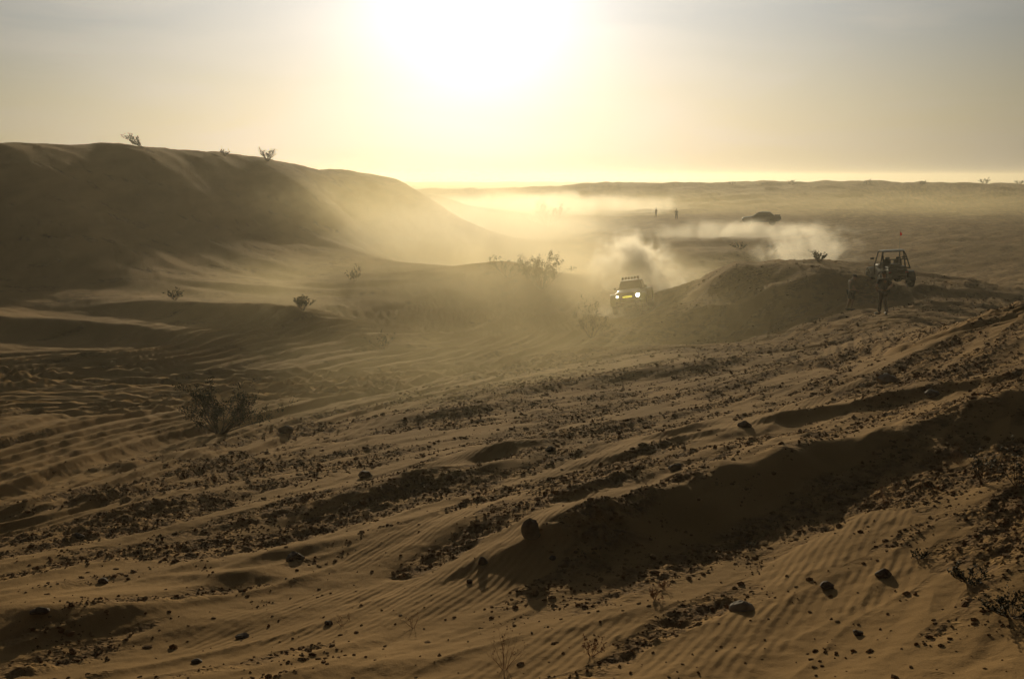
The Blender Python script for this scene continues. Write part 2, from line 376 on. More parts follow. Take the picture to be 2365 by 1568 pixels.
def sand_material():
    m = bpy.data.materials.new('sand'); m.use_nodes = True
    nt = m.node_tree; N = nt.nodes; L = nt.links; b = N['Principled BSDF']
    b.inputs['Roughness'].default_value = 1.0; b.inputs['Specular IOR Level'].default_value = 0.03
    geo = N.new('ShaderNodeNewGeometry')
    def noise(scale, detail=5, vec=None, dist=0.0):
        n = N.new('ShaderNodeTexNoise'); n.inputs['Scale'].default_value = scale; n.inputs['Detail'].default_value = detail
        n.inputs['Distortion'].default_value = dist
        L.new(vec or geo.outputs['Position'], n.inputs['Vector']); return n.outputs[0]
    def mr(v, a, b2, c=0., d=1.):
        n = N.new('ShaderNodeMapRange'); L.new(v, n.inputs[0])
        for k, val in zip(('From Min', 'From Max', 'To Min', 'To Max'), (a, b2, c, d)): n.inputs[k].default_value = val
        return n.outputs[0]
    def mth(op, a, b2, clamp=False):
        n = N.new('ShaderNodeMath'); n.operation = op; n.use_clamp = clamp
        for i, v in enumerate((a, b2)):
            if hasattr(v, 'is_output'): L.new(v, n.inputs[i])
            else: n.inputs[i].default_value = v
        return n.outputs[0]
    def mix(f, a, b2):
        n = N.new('ShaderNodeMix'); n.data_type = 'RGBA'
        for k, v in (('Factor', f), ('A', a), ('B', b2)):
            if hasattr(v, 'is_output'): L.new(v, n.inputs[k])
            else: n.inputs[k].default_value = v
        return n.outputs['Result']
    st = N.new('ShaderNodeAttribute'); st.attribute_name = 'stony'
    stony = mr(st.outputs['Fac'], -0.15, 0.30)
    mp = N.new('ShaderNodeMapping'); mp.inputs['Rotation'].default_value = (0, 0, AZ); mp.inputs['Scale'].default_value = (1.0, 0.2, 1)
    L.new(geo.outputs['Position'], mp.inputs[0])
    c1 = mix(mr(noise(0.55, 6, mp.outputs[0]), .35, .65), (0.48, 0.29, 0.115, 1), (0.35, 0.21, 0.078, 1))
    c2 = mix(mr(noise(9, 6), .4, .62), (0.17, 0.10, 0.045, 1), (0.30, 0.18, 0.078, 1))
    c3 = mix(mth('MULTIPLY', stony, mr(noise(3.2, 6, None, .6), .40, .56)), c1, c2)
    c4 = mix(mr(noise(140, 2), .35, .65, 0, .35), c3, (0.13, 0.085, 0.05, 1))
    L.new(c4, b.inputs['Base Color'])
    # wind ripples where the sand is clean
    warpn = N.new('ShaderNodeTexNoise'); warpn.inputs['Scale'].default_value = 0.8; warpn.inputs['Detail'].default_value = 3
    L.new(geo.outputs['Position'], warpn.inputs['Vector'])
    mp2 = N.new('ShaderNodeMapping'); mp2.inputs['Rotation'].default_value = (0, 0, R(25))
    L.new(geo.outputs['Position'], mp2.inputs[0])
    wv = N.new('ShaderNodeTexWave'); wv.wave_type = 'BANDS'; wv.bands_direction = 'X'; wv.wave_profile = 'SIN'
    wv.inputs['Scale'].default_value = 3.5; wv.inputs['Distortion'].default_value = 2.2; wv.inputs['Detail'].default_value = 2
    wv.inputs['Detail Scale'].default_value = 0.5; L.new(mp2.outputs[0], wv.inputs['Vector'])
    rp = N.new('ShaderNodeAttribute'); rp.attribute_name = 'rippled'
    clean = rp.outputs['Fac']
    rip = mth('MULTIPLY', mth('MULTIPLY', wv.outputs['Fac'], mth('MULTIPLY', clean, mr(noise(1.3, 3), .35, .6, .15, 1.))), 0.010)
    # dust crust and gravel relief
    g1 = mth('MULTIPLY', noise(11, 6, None, .3), mth('ADD', mth('MULTIPLY', stony, 0.055), 0.008))
    vor = N.new('ShaderNodeTexVoronoi'); vor.inputs['Scale'].default_value = 17; L.new(geo.outputs['Position'], vor.inputs['Vector'])
    g2 = mth('MULTIPLY', mth('MULTIPLY', mr(vor.outputs['Distance'], 0.0, .45, 1, 0), stony), 0.020)
    g3 = mth('MULTIPLY', noise(60, 3), 0.005)
    hgt = mth('ADD', mth('ADD', rip, g1), mth('ADD', g2, g3))
    bp = N.new('ShaderNodeBump'); bp.inputs['Distance'].default_value = 1.0; bp.inputs['Strength'].default_value = 0.8
    L.new(hgt, bp.inputs['Height']); L.new(bp.outputs[0], b.inputs['Normal'])
    return m
SAND = sand_material()
ground, GV = build_ground()
ground.data.materials.append(SAND)

# ------------------------------------------------------------------ haze
def volume_material(name, density, g, color, noise=None):
    m = bpy.data.materials.new(name); m.use_nodes = True
    nt = m.node_tree; nt.nodes.clear()
    o = nt.nodes.new('ShaderNodeOutputMaterial'); v = nt.nodes.new('ShaderNodeVolumePrincipled')
    v.inputs['Color'].default_value = (*color, 1); v.inputs['Density'].default_value = density; v.inputs['Anisotropy'].default_value = g
    nt.links.new(v.outputs[0], o.inputs['Volume'])
    return m, nt, v
def haze():
    bm = bmesh.new(); bmesh.ops.create_cube(bm, size=1)
    bm.transform(Matrix.Translation((0, 0, 3.9)) @ Matrix.Diagonal((5300, 5300, 20.6, 1)))
    me = bpy.data.meshes.new('haze'); bm.to_mesh(me); bm.free()
    m, _, _ = volume_material('haze', HAZE_DENSITY, HAZE_G, (0.98, 0.90, 0.70))
    me.materials.append(m); o = link('haze', me); tag(o, kind='stuff')
    o['label'] = 'golden dusty air over the whole desert'
haze()

# dust raised by the wheels: soft irregular banks of denser air
def dust(label, X, Y, D, rad, density, scale, thr=0.42, soft=0.25, az=0.0, g=0.60, up=0.0, tint=(0.99, 0.92, 0.78)):
    t, s_ = ray(X, Y)
    c = Vector((t * D, D, s_ * D + CAMZ + up))
    bm = bmesh.new(); bmesh.ops.create_icosphere(bm, subdivisions=3, radius=1)
    me = bpy.data.meshes.new('dust_cloud'); bm.to_mesh(me); bm.free()
    m, nt, v = volume_material('dust', 1.0, g, tint)
    N = nt.nodes; L = nt.links
    tc = N.new('ShaderNodeTexCoord'); ge = N.new('ShaderNodeNewGeometry')
    ln = N.new('ShaderNodeVectorMath'); ln.operation = 'LENGTH'; L.new(tc.outputs['Object'], ln.inputs[0])
    nz_ = N.new('ShaderNodeTexNoise'); nz_.inputs['Scale'].default_value = scale; nz_.inputs['Detail'].default_value = 6; nz_.inputs['Roughness'].default_value = 0.55; nz_.inputs['Distortion'].default_value = 0.9
    L.new(ge.outputs['Position'], nz_.inputs['Vector'])
    fall = N.new('ShaderNodeMapRange'); fall.interpolation_type = 'SMOOTHSTEP'
    for k, val in zip(('From Min', 'From Max', 'To Min', 'To Max'), (0.25, 1.0, 1.0, 0.0)): fall.inputs[k].default_value = val
    L.new(ln.outputs['Value'], fall.inputs[0])
    # the noise threshold rises towards the rim, so the outline is ragged
    ad = N.new('ShaderNodeMath'); ad.operation = 'MULTIPLY_ADD'; L.new(fall.outputs[0], ad.inputs[0]); ad.inputs[1].default_value = 0.42
    nr = N.new('ShaderNodeMapRange'); nr.clamp = False; nr.inputs['From Min'].default_value = 0.32; nr.inputs['From Max'].default_value = 0.68
    L.new(nz_.outputs[0], nr.inputs[0]); L.new(nr.outputs[0], ad.inputs[2])
    mr = N.new('ShaderNodeMapRange'); mr.inputs['From Min'].default_value = thr + 0.17; mr.inputs['From Max'].default_value = thr + 0.17 + soft
    L.new(ad.outputs[0], mr.inputs[0])
    m1 = N.new('ShaderNodeMath'); m1.operation = 'MULTIPLY'; L.new(mr.outputs[0], m1.inputs[0]); L.new(fall.outputs[0], m1.inputs[1])
    m2 = N.new('ShaderNodeMath'); m2.operation = 'MULTIPLY'; L.new(m1.outputs[0], m2.inputs[0]); m2.inputs[1].default_value = density
    L.new(m2.outputs[0], v.inputs['Density'])
    me.materials.append(m)
    o = link('dust_cloud', me); o.location = c; o.scale = rad; o.rotation_euler = (0, 0, R(az))
    tag(o, label, None, None, 'stuff'); return o
dust('broad bank of glowing dust filling the valley floor below the sun', 1030, 520, 165, (38, 70, 6.0), 0.014, 0.06, thr=0.33, soft=0.3)
dust('faint sunlit dust hanging against the right flank of the big dune', 1010, 510, 112, (25, 30, 9), 0.017, 0.07, thr=0.28, soft=0.35, tint=(0.99, 0.86, 0.55))
dust('thin dust hanging over the flats on the right below the horizon ridge', 2000, 490, 270, (120, 130, 8), 0.0035, 0.02, thr=0.10, soft=0.9, tint=(0.99, 0.84, 0.50))
dust('bright dust spilling round the foot of the big dune left of the truck', 1090, 535, 100, (17, 20, 6.0), 0.032, 0.12, thr=0.36, soft=0.5, tint=(0.99, 0.91, 0.74))
dust('faint golden dust over the nearer tracks above the stony slope', 1080, 880, 37, (13, 15, 2.4), 0.013, 0.12, thr=0.22, soft=0.6, tint=(0.99, 0.84, 0.52))
dust('thin golden veil of dust over the sandy tracks in the middle of the view', 1190, 700, 70, (26, 36, 5.4), 0.032, 0.05, thr=0.22, soft=0.6, tint=(0.99, 0.84, 0.52))
dust('thin dust drifting low across the wash round the truck', 1270, 640, 84, (17, 26, 3.4), 0.022, 0.10, thr=0.30, soft=0.35)
dust('pale billow of dust rising behind the truck with its lights on', 1460, 610, 79, (4.2, 5.0, 3.2), 0.85, 0.65, thr=0.56, soft=0.35)
dust('low dust churned up round the front wheels of the lit truck', 1475, 722, 67, (4.2, 2.6, 1.0), 0.30, 0.9, thr=0.40, soft=0.3)
dust('small puff of dust beside the rear wheel of the lit truck', 1530, 665, 76, (3.0, 3.0, 1.9), 0.5, 0.8, thr=0.54, soft=0.16)
dust('rolling dust plume above the knoll left of the buggy', 1860, 572, 92, (6.0, 5.0, 2.8), 0.26, 0.55, thr=0.50, soft=0.35)
dust('long trail of dust hanging in front of the far pickup', 1720, 536, 152, (21, 12, 2.6), 0.09, 0.24, thr=0.52, soft=0.4)
dust('faint wisps of dust blowing over the far flats', 1290, 480, 290, (45, 60, 6), 0.035, 0.07, thr=0.50, soft=0.2)

# ------------------------------------------------------------------ stones
M_STONE = mat('stone', (0.16, 0.115, 0.08), 0.9, noise=0.4, scale=9, bump=0.01)
M_STONE_PALE = mat('pale_stone', (0.36, 0.30, 0.23), 0.85, noise=0.3, scale=9, bump=0.01)
M_CLOD = mat('clod', (0.27, 0.155, 0.065), 1.0, noise=0.45, scale=2.5, spec=.05)
def ico():
    bm = bmesh.new(); bmesh.ops.create_icosphere(bm, subdivisions=1, radius=1)
    V = np.array([v.co[:] for v in bm.verts]); F = np.array([[v.index for v in f.verts] for f in bm.faces]); bm.free(); return V, F
def scatter_stones():
    V0, F0 = ico(); r = np.random.RandomState(11)
    n0 = 480000
    az = r.uniform(-R(27), R(27), n0); D = np.exp(r.uniform(math.log(6.0), math.log(78), n0))
    x = np.sin(az) * D; y = np.cos(az) * D
    pm = pebble_mask(x, y); cl = fbm(x / 0.8, y / 0.8, 2, 91)
    # stones lie in the stony streaks, thin out in the wash on the left
    w = ss(-0.35, 0.65, pm + 0.5 * cl) * (1 - 0.55 * ss(38, 50, D)) * (1 - ss(66, 76, D + np.maximum(0, -x) * 0.6)) * (0.35 + 0.65 * ss(9, 14, D))
    w = np.maximum(w, 0.014 * (D < 25)) * near_side(x, y) * 1
    keep = r.rand(n0) < w * 0.36
    x, y, D = x[keep], y[keep], D[keep]; n1 = len(x)
    z = H(x, y) + CAMZ
    size = np.clip(np.exp(r.normal(math.log(0.0088), 0.50, n1)), 0.005, 0.032) * (0.8 + D / 26)
    sc = np.stack([size * r.uniform(.8, 1.5, n1), size * r.uniform(.7, 1.2, n1), size * r.uniform(.5, .95, n1)], 1)
    a = r.uniform(0, 2 * np.pi, n1); ca, sa = np.cos(a), np.sin(a)
    jit = r.uniform(.6, 1.3, (n1, len(V0), 1))
    P = V0[None] * jit * sc[:, None, :]
    X = P[..., 0] * ca[:, None] - P[..., 1] * sa[:, None]; Y = P[..., 0] * sa[:, None] + P[..., 1] * ca[:, None]
    V = np.stack([X + x[:, None], Y + y[:, None], P[..., 2] + (z + sc[:, 2] * .15)[:, None]], -1).reshape(-1, 3)
    F = (F0[None] + (np.arange(n1) * len(V0))[:, None, None]).reshape(-1, 3)
    o = link('gravel', mesh_np('gravel', V, F, M_CLOD, smooth=False)); tag(o, 'loose dark clods and pebbles strewn in streaks over the slope', None, None, 'stuff')
    print("stones", n1, flush=True)
scatter_stones()
def rock(X, Y, w, h, label, m=M_STONE, seed=1, sink=0.25, group='loose rocks on the near slope', dep=None):
    p = place(X, Y)
    bm = bmesh.new(); bmesh.ops.create_icosphere(bm, subdivisions=3, radius=1)
    r = random.Random(seed)
    planes = [(Vector((r.uniform(-1, 1), r.uniform(-1, 1), r.uniform(-.6, 1))).normalized(), r.uniform(.55, .88)) for _ in range(11)]
    for v in bm.verts:
        d = v.co.copy()
        for nrm, k in planes:
            e = d.dot(nrm) - k
            if e > 0: d -= nrm * e * .92
        d *= 1 + 0.05 * math.sin(7 * v.co.x + seed) * math.cos(6 * v.co.y - 5 * v.co.z)
        v.co = d
    bm.transform(Matrix.Rotation(r.uniform(0, 6.28), 4, 'Z'))
    bm.transform(Matrix.Diagonal((w / 2 / .82, (dep or w * .85) / 2 / .82, h / 2 / .8, 1)))
    me = bpy.data.meshes.new('rock'); bm.to_mesh(me); bm.free(); me.materials.append(m)
    o = link('rock', me); o.location = p + Vector((0, 0, h * (.5 - sink)))
    tag(o, label, 'rock', group); return o
rock(1228, 1238, .19, .22, 'largest dark upright boulder casting a shadow on clean sand at the centre', seed=4, sink=.12)
rock(1116, 1300, .10, .09, 'rounded dark rock at the left tip of the gravel patch below the boulder', seed=5)
rock(1712, 1404, .20, .10, 'pale smooth rock half buried in sand at the edge of the shaded hollow', M_STONE_PALE, seed=6, sink=.3)
rock(1910, 1356, .14, .07, 'flat dark rock on the rippled slope right of the pale rock', seed=7)
rock(560, 1472, .11, .05, 'flat dark rock alone on smooth sand at lower left', seed=8)
rock(682, 1292, .20, .13, 'dark lump of rock in the shaded gully left of the ripples', seed=9)
rock(660, 996, .34, .20, 'lone dark rock on lit sand right of the big bush', seed=10)
rock(845, 1100, .22, .14, 'dark rock on the streaked slope between the bush and the low crest', seed=11)
rock(2155, 914, .26, .13, 'dark rock on the upper right slope beside a long shaded furrow', seed=12)
rock(2050, 883, .34, .22, 'pale angular rock at the head of a shaded furrow on the right slope', M_STONE_PALE, seed=13)
rock(90, 1415, .16, .06, 'flat dark stone near the left edge above the shaded bottom hump', seed=14)
rock(240, 1345, .12, .06, 'small dark rock left of the shaded gully on the lower left sand', seed=15)
rock(455, 1529, .08, .04, 'small dark stone close to the bottom edge at left', seed=16)
rock(1275, 1290, .07, .05, 'small round stone just below the dark boulder', seed=17)
rock(760, 1440, .07, .05, 'small stone beside the thin bent twig on smooth sand', seed=18)
rock(1085, 1345, .06, .05, 'tiny dark stone at the lower rim of the rippled sand', seed=19)
rock(1980, 1465, .08, .05, 'small dark stone on the brown slope below the shaded ridge at right', seed=20)
rock(1270, 700+340, .16, .10, 'dark stone on the lip of the sharp little crest at the centre', seed=21)
rock(2040, 1330, .13, .09, 'dark rock among the gravel at far lower right', seed=22)
rock(180, 1240, .16, .08, 'dark stone in the streaks below the wheel tracks at left', seed=23)
rock(1560, 1085, .18, .12, 'dark rock on the stony rise right of the pale sand streak', seed=24)
rock(1720, 985, .20, .12, 'dark rock at the upper end of the pale rippled sand streak', seed=25)

# ------------------------------------------------------------------ shrubs
M_TWIG = mat('twig', (0.10, 0.07, 0.045), 0.9)
M_LEAF = mat('leaf', (0.05, 0.05, 0.02), 0.8, noise=0.5, scale=3)
M_DRY = mat('dry_twig', (0.30, 0.16, 0.07), 0.9)
def tube(V, F, pts, radii, n=5):
    b0 = len(V)
    for i, p in enumerate(pts):
        d = (pts[min(i + 1, len(pts) - 1)] - pts[max(i - 1, 0)]).normalized()
        q = d.orthogonal().normalized(); w = d.cross(q)
        for k in range(n):
            a = 2 * math.pi * k / n
            V.append(tuple(p + (q * math.cos(a) + w * math.sin(a)) * radii[i]))
    for i in range(len(pts) - 1):
        for k in range(n):
            a = b0 + i * n + k; b = b0 + i * n + (k + 1) % n
            F.append((a, b, b + n, a + n))
def pymesh(name, V, F, m, smooth=False):
    me = bpy.data.meshes.new(name); me.from_pydata([tuple(v) for v in V], [], F); me.materials.append(m)
    if smooth: me.polygons.foreach_set('use_smooth', [True] * len(me.polygons))
    me.update(); return me
def shrub(X, Y, h, w, label, stems=14, leaves=1200, seed=1, lean=(0, 0), leaf=.022, r0=.012, group=None, name='creosote_bush', cat='bush', m_t=None, m_l=None, curl=.35, spread=1.0, pos=None):
    r = random.Random(seed); p0 = pos or place(X, Y)
    root = bpy.data.objects.new(name, None); col.objects.link(root); root.location = p0 - Vector((0, 0, .02 * h)); root.empty_display_size = .1
    tag(root, label, cat, group)
    V, F = [], []; tips = []
    def grow(p, d, L, rad, depth):
        k = 5; pts = [p.copy()]; rr = [rad]
        for i in range(k):
            d = (d + Vector((r.uniform(-1, 1), r.uniform(-1, 1), r.uniform(-.6, .9))) * curl * .45).normalized()
            p = p + d * L / k; pts.append(p.copy()); rr.append(rad * (1 - .6 * (i + 1) / k))
            if depth < 3 and i >= 1 and r.random() < (.85 if depth < 2 else .6):
                nd = (d + Vector((r.uniform(-1, 1), r.uniform(-1, 1), r.uniform(-.3, .7))) * .8).normalized()
                grow(p, nd, L * r.uniform(.35, .6), rr[-1] * .65, depth + 1)
            if depth >= 1: tips.append((p.copy(), depth))
        tube(V, F, pts, rr, 4 if depth else 5)
    for i in range(stems):
        a = i / stems * 6.283 + r.uniform(-.4, .4); q = r.uniform(.15, 1) ** .6
        d = Vector((math.cos(a) * q * w / 2 * spread + lean[0], math.sin(a) * q * w / 2 * spread, h * r.uniform(.55, 1.0) * (1 - .35 * q) + lean[1]))
        grow(Vector((math.cos(a) * w * .04, math.sin(a) * w * .04, 0)), d.normalized(), d.length * r.uniform(.75, 1.1), r0 * r.uniform(.6, 1.1), 0)
    link('branches', pymesh('branches', V, F, m_t or M_TWIG), root)['kind'] = 'stuff'
    if leaves and tips:
        V, F = [], []
        tips = [t for t in tips if t[0].z > h * .12]
        centres = [r.choice(tips)[0] for _ in range(max(6, len(tips) // 2))]
        for i in range(leaves):
            c = r.choice(centres) + Vector((r.gauss(0, 1), r.gauss(0, 1), r.gauss(0, 1))) * h * .035
            if c.z < .02 * h: c.z = abs(c.z) + .02 * h
            a = Vector((r.uniform(-1, 1), r.uniform(-1, 1), r.uniform(-1, 1))).normalized() * leaf * r.uniform(.6, 1.3)
            b = a.orthogonal().normalized() * leaf * .42; k = len(V)
            V += [c - a, c + b, c + a, c - b]; F.append((k, k + 1, k + 2, k + 3))
        f = link('foliage', pymesh('foliage', V, F, m_l or M_LEAF), root); f['kind'] = 'stuff'
    return root
shrub(508, 998, 1.15, 2.2, 'large dark open bush growing beside the wheel tracks at left', stems=22, leaves=4200, seed=3, lean=(.15, -.15), leaf=.030, r0=.022)
shrub(1250, 668, 2.0, 2.6, 'tall hazy bush at the right end of the low mound left of the truck', stems=20, leaves=3200, seed=5, leaf=.06, r0=.03)
shrub(1172, 640, 1.2, 2.2, 'low hazy bush on top of the mound left of the tall hazy bush', stems=10, leaves=700, seed=6, leaf=.05, r0=.02)
shrub(1365, 780, 1.5, 1.8, 'hazy upright bush in the sand below the lit truck', stems=11, leaves=900, seed=8, leaf=.035, r0=.018)
CR = 'bushes on the crest of the big left dune'
shrub(332, 341, 1.0, 1.0, 'bush leaning left on the crest of the dark left dune', stems=8, leaves=700, seed=9, lean=(-.9, 0), leaf=.05, r0=.03, group=CR)
shrub(618, 372, 1.7, 1.5, 'round bush on the dune crest nearer the sun', stems=12, leaves=900, seed=10, leaf=.05, r0=.03, group=CR)
shrub(520, 360, .6, .8, 'faintest low bush on the dune crest between two taller ones', stems=7, leaves=350, seed=11, leaf=.05, r0=.02, group=CR)
WB = 'small bushes in the wash at the foot of the dune'
shrub(405, 692, .6, .8, 'small dark bush on a sand hump at the foot of the left dune', stems=10, leaves=600, seed=12, leaf=.035, group=WB)
shrub(700, 716, .6, .85, 'small rounded reddish brown bush at the middle of the wash', stems=12, leaves=1600, seed=13, leaf=.035, group=WB)
shrub(820, 650, .8, 1.0, 'faint bush on the lower flank of the dune near the dust', stems=10, leaves=700, seed=14, leaf=.045, group=WB)
shrub(885, 806, .7, 1.2, 'low flat bush on a little crest above the wheel tracks', stems=9, leaves=400, seed=15, leaf=.03, group=WB)
shrub(1890, 604, .55, .8, 'bush on the knoll crest left of the buggy with dust behind it', stems=12, leaves=900, seed=16, leaf=.045, r0=.02)
shrub(1265, 520, 3.6, 6.0, 'distant round bush dim in the dust beyond the mound', stems=14, leaves=1500, seed=17, leaf=.12, r0=.05)
shrub(1710, 575, .6, 1.1, 'bush half lost in dust on the middle ridge below the far pickup', stems=9, leaves=500, seed=18, leaf=.06, r0=.03)
shrub(1785, 578, .7, 1.5, 'low bush at the right end of the middle ridge', stems=9, leaves=500, seed=19, leaf=.06, r0=.03)
FR = 'far bushes on the horizon ridge'
for i, (X, hh, ww, lb) in enumerate([(2005, 2.8, 5, 'far bush on the horizon ridge straight above the knoll'), (2275, 2.5, 7, 'widest far bush on the right end of the horizon ridge'), (2355, 2.2, 5, 'far bush on the horizon ridge at the very right edge'), (1830, 2.4, 5, 'far bush just below the horizon ridge above the pickup'), (2130, 1.8, 4, 'smallest far bush on the horizon ridge between two larger ones'), (1690, 1.6, 4, 'far low bush on the horizon ridge at its left part')]):
    shrub(X, 426, hh * .55, ww * .55, lb, stems=7, leaves=300, seed=30 + i, leaf=.2, r0=.06, group=FR)
DS = 'dark small bushes on the lower right slope'
shrub(2268, 1120, .34, .40, 'dark upright little bush on the right slope, the left of two', stems=9, leaves=300, seed=40, leaf=.016, r0=.006, group=DS)
shrub(2350, 1125, .36, .40, 'dark upright little bush at the right edge of the slope', stems=9, leaves=300, seed=41, leaf=.016, r0=.006, group=DS)
shrub(1732, 1270, .0001 + .16, .2, 'small dark tuft just inside the shaded hollow', stems=8, leaves=60, seed=42, leaf=.01, r0=.003, group=DS)
shrub(2335, 1425, .13, .40, 'low black bush in the bottom right corner, largest of three clumps', stems=16, leaves=900, seed=43, leaf=.014, r0=.005, group=DS)
shrub(2235, 1345, .10, .30, 'low black bush above the corner clump near the right edge', stems=14, leaves=700, seed=44, leaf=.013, r0=.005, group=DS)
shrub(2120, 1290, .07, .18, 'smallest low dark clump left of the corner bushes', stems=10, leaves=300, seed=45, leaf=.012, r0=.004, group=DS)
TW = 'dry twigs standing in the near sand'
shrub(1165, 1545, .36, .34, 'tallest reddish dry twigs near the bottom edge at the centre', 7, 40, 50, leaf=.01, r0=.0032, group=TW, name='dry_twigs', cat='twigs', m_t=M_DRY, m_l=M_DRY)
shrub(790, 1445, .20, .18, 'bent thin dry twig in smooth sand left of the centre', 4, 16, 51, leaf=.01, r0=.0026, group=TW, name='dry_twigs', cat='twigs', m_t=M_DRY, m_l=M_DRY)
shrub(955, 1450, .16, .2, 'short forked dry twig left of the tallest twigs', 4, 16, 52, leaf=.01, r0=.0026, group=TW, name='dry_twigs', cat='twigs', m_t=M_DRY, m_l=M_DRY)
shrub(1365, 1515, .13, .2, 'low brown dry tuft on ripples right of the tallest twigs', 9, 120, 53, leaf=.012, r0=.0026, group=TW, name='dry_tuft', cat='tuft', m_t=M_DRY, m_l=M_DRY)
shrub(1512, 1384, .10, .14, 'orange dry tuft in the shaded hollow, the lower of two', 9, 160, 54, leaf=.012, r0=.0026, group=TW, name='dry_tuft', cat='tuft', m_t=M_DRY, m_l=M_DRY)
shrub(1532, 1358, .08, .11, 'small orange dry tuft in the shaded hollow, the upper of two', 7, 100, 55, leaf=.012, r0=.0026, group=TW, name='dry_tuft', cat='tuft', m_t=M_DRY, m_l=M_DRY)
shrub(2045, 1165, .28, .34, 'reddish bare twigs beyond the shaded hollow on the right slope', 7, 60, 56, leaf=.014, r0=.003, group=TW, name='dry_twigs', cat='twigs', m_t=M_DRY, m_l=M_DRY)
shrub(2215, 1070, .26, .34, 'thin bare twigs above the dark little bushes at right', 6, 40, 57, leaf=.014, r0=.003, group=TW, name='dry_twigs', cat='twigs', m_t=M_DRY, m_l=M_DRY)

# ------------------------------------------------------------------ vehicles (local axes: x right, y forward, z up)
M_TYRE = mat('tyre_rubber', (0.025, 0.023, 0.02), 0.85, noise=.3, scale=20, bump=.004)
M_RIM = mat('rim_metal', (0.35, 0.34, 0.32), 0.4, 0.8)
M_BLACK = mat('black_plastic', (0.03, 0.028, 0.026), 0.6)
M_STEEL = mat('dark_steel', (0.09, 0.085, 0.08), 0.45, 0.7)
M_OLIVE = mat('dusty_yellow_green_paint', (0.30, 0.29, 0.07), 0.35, noise=.25, scale=3, spec=.5)
M_SILVER = mat('dusty_silver_paint', (0.42, 0.40, 0.36), 0.3, .2, noise=.2, scale=3, spec=.5)
M_BUGGY = mat('dark_buggy_paint', (0.03, 0.027, 0.024), 0.4, noise=.3, scale=5, spec=.5)
M_BUGGYW = mat('pale_buggy_panel', (0.50, 0.48, 0.42), 0.45, noise=.2, scale=5)
M_GLASS = mat('dark_glass', (0.03, 0.035, 0.035), 0.08, spec=.8)
M_SEAT = mat('seat_vinyl', (0.04, 0.04, 0.045), 0.7)
M_LAMP = mat('white_lamp', (1, 1, 1), 0.3, emit=(1.0, 0.98, 0.90), emit_s=60)
M_LAMP2 = mat('dim_white_lamp', (1, 1, 1), 0.3, emit=(1.0, 0.97, 0.82), emit_s=14)
M_YEL = mat('yellow_lamp', (1, .9, .2), 0.3, emit=(1.0, 0.84, 0.08), emit_s=1.9)
M_RED = mat('red_cloth', (0.70, 0.035, 0.025), 0.8)
M_CLEAR = mat('lamp_lens', (0.5, 0.5, 0.45), 0.1, spec=.8)
def finish(name, bm, m, parent, bevel=0.0, smooth=False):
    bmesh.ops.recalc_face_normals(bm, faces=bm.faces[:])
    me = bpy.data.meshes.new(name); bm.to_mesh(me); bm.free(); me.materials.append(m)
    if smooth: me.polygons.foreach_set('use_smooth', [True] * len(me.polygons))
    o = link(name, me, parent)
    if bevel:
        b = o.modifiers.new('bevel', 'BEVEL'); b.width = bevel; b.segments = 2; b.limit_method = 'ANGLE'; b.angle_limit = R(25)
    return o
def box(bm, c, s, rot=None):
    g = bmesh.ops.create_cube(bm, size=1)['verts']
    Mx = Matrix.Translation(c) @ (Euler(rot).to_matrix().to_4x4() if rot else Matrix.Identity(4)) @ Matrix.Diagonal((*s, 1))
    bmesh.ops.transform(bm, matrix=Mx, verts=g)
def prism(bm, prof, x0, x1, top_in=0.0, zref=None):
    """side profile [(y, z), ...] extruded from x0 to x1; top_in narrows the high points"""
    zs = [p[1] for p in prof]; z0, z1 = min(zs), max(zs)
    def pull(z): return top_in * (z - z0) / max(z1 - z0, 1e-6)
    a = [bm.verts.new((x0 + pull(z), y, z)) for y, z in prof]; b = [bm.verts.new((x1 - pull(z), y, z)) for y, z in prof]
    bm.faces.new(a); bm.faces.new(b[::-1])
    for i in range(len(prof)):
        j = (i + 1) % len(prof); bm.faces.new((a[i], b[i], b[j], a[j]))
def rod(bm, pts, r=.025, n=8):
    V, F = [], []; tube(V, F, [Vector(p) for p in pts], [r] * len(pts), n)
    vs_ = [bm.verts.new(v) for v in V]
    for f in F: bm.faces.new([vs_[i] for i in f])
    k = len(pts)
    bm.faces.new(vs_[:n][::-1]); bm.faces.new(vs_[(k - 1) * n:])
def disc(bm, c, r, depth, axis='Y', n=20, r2=None):
    g = bmesh.ops.create_cone(bm, cap_ends=True, segments=n, radius1=r, radius2=r if r2 is None else r2, depth=depth)['verts']
    rot = {'Y': Matrix.Rotation(R(-90), 4, 'X'), 'X': Matrix.Rotation(R(90), 4, 'Y'), 'Z': Matrix.Identity(4)}[axis]
    bmesh.ops.transform(bm, matrix=Matrix.Translation(c) @ rot, verts=g)
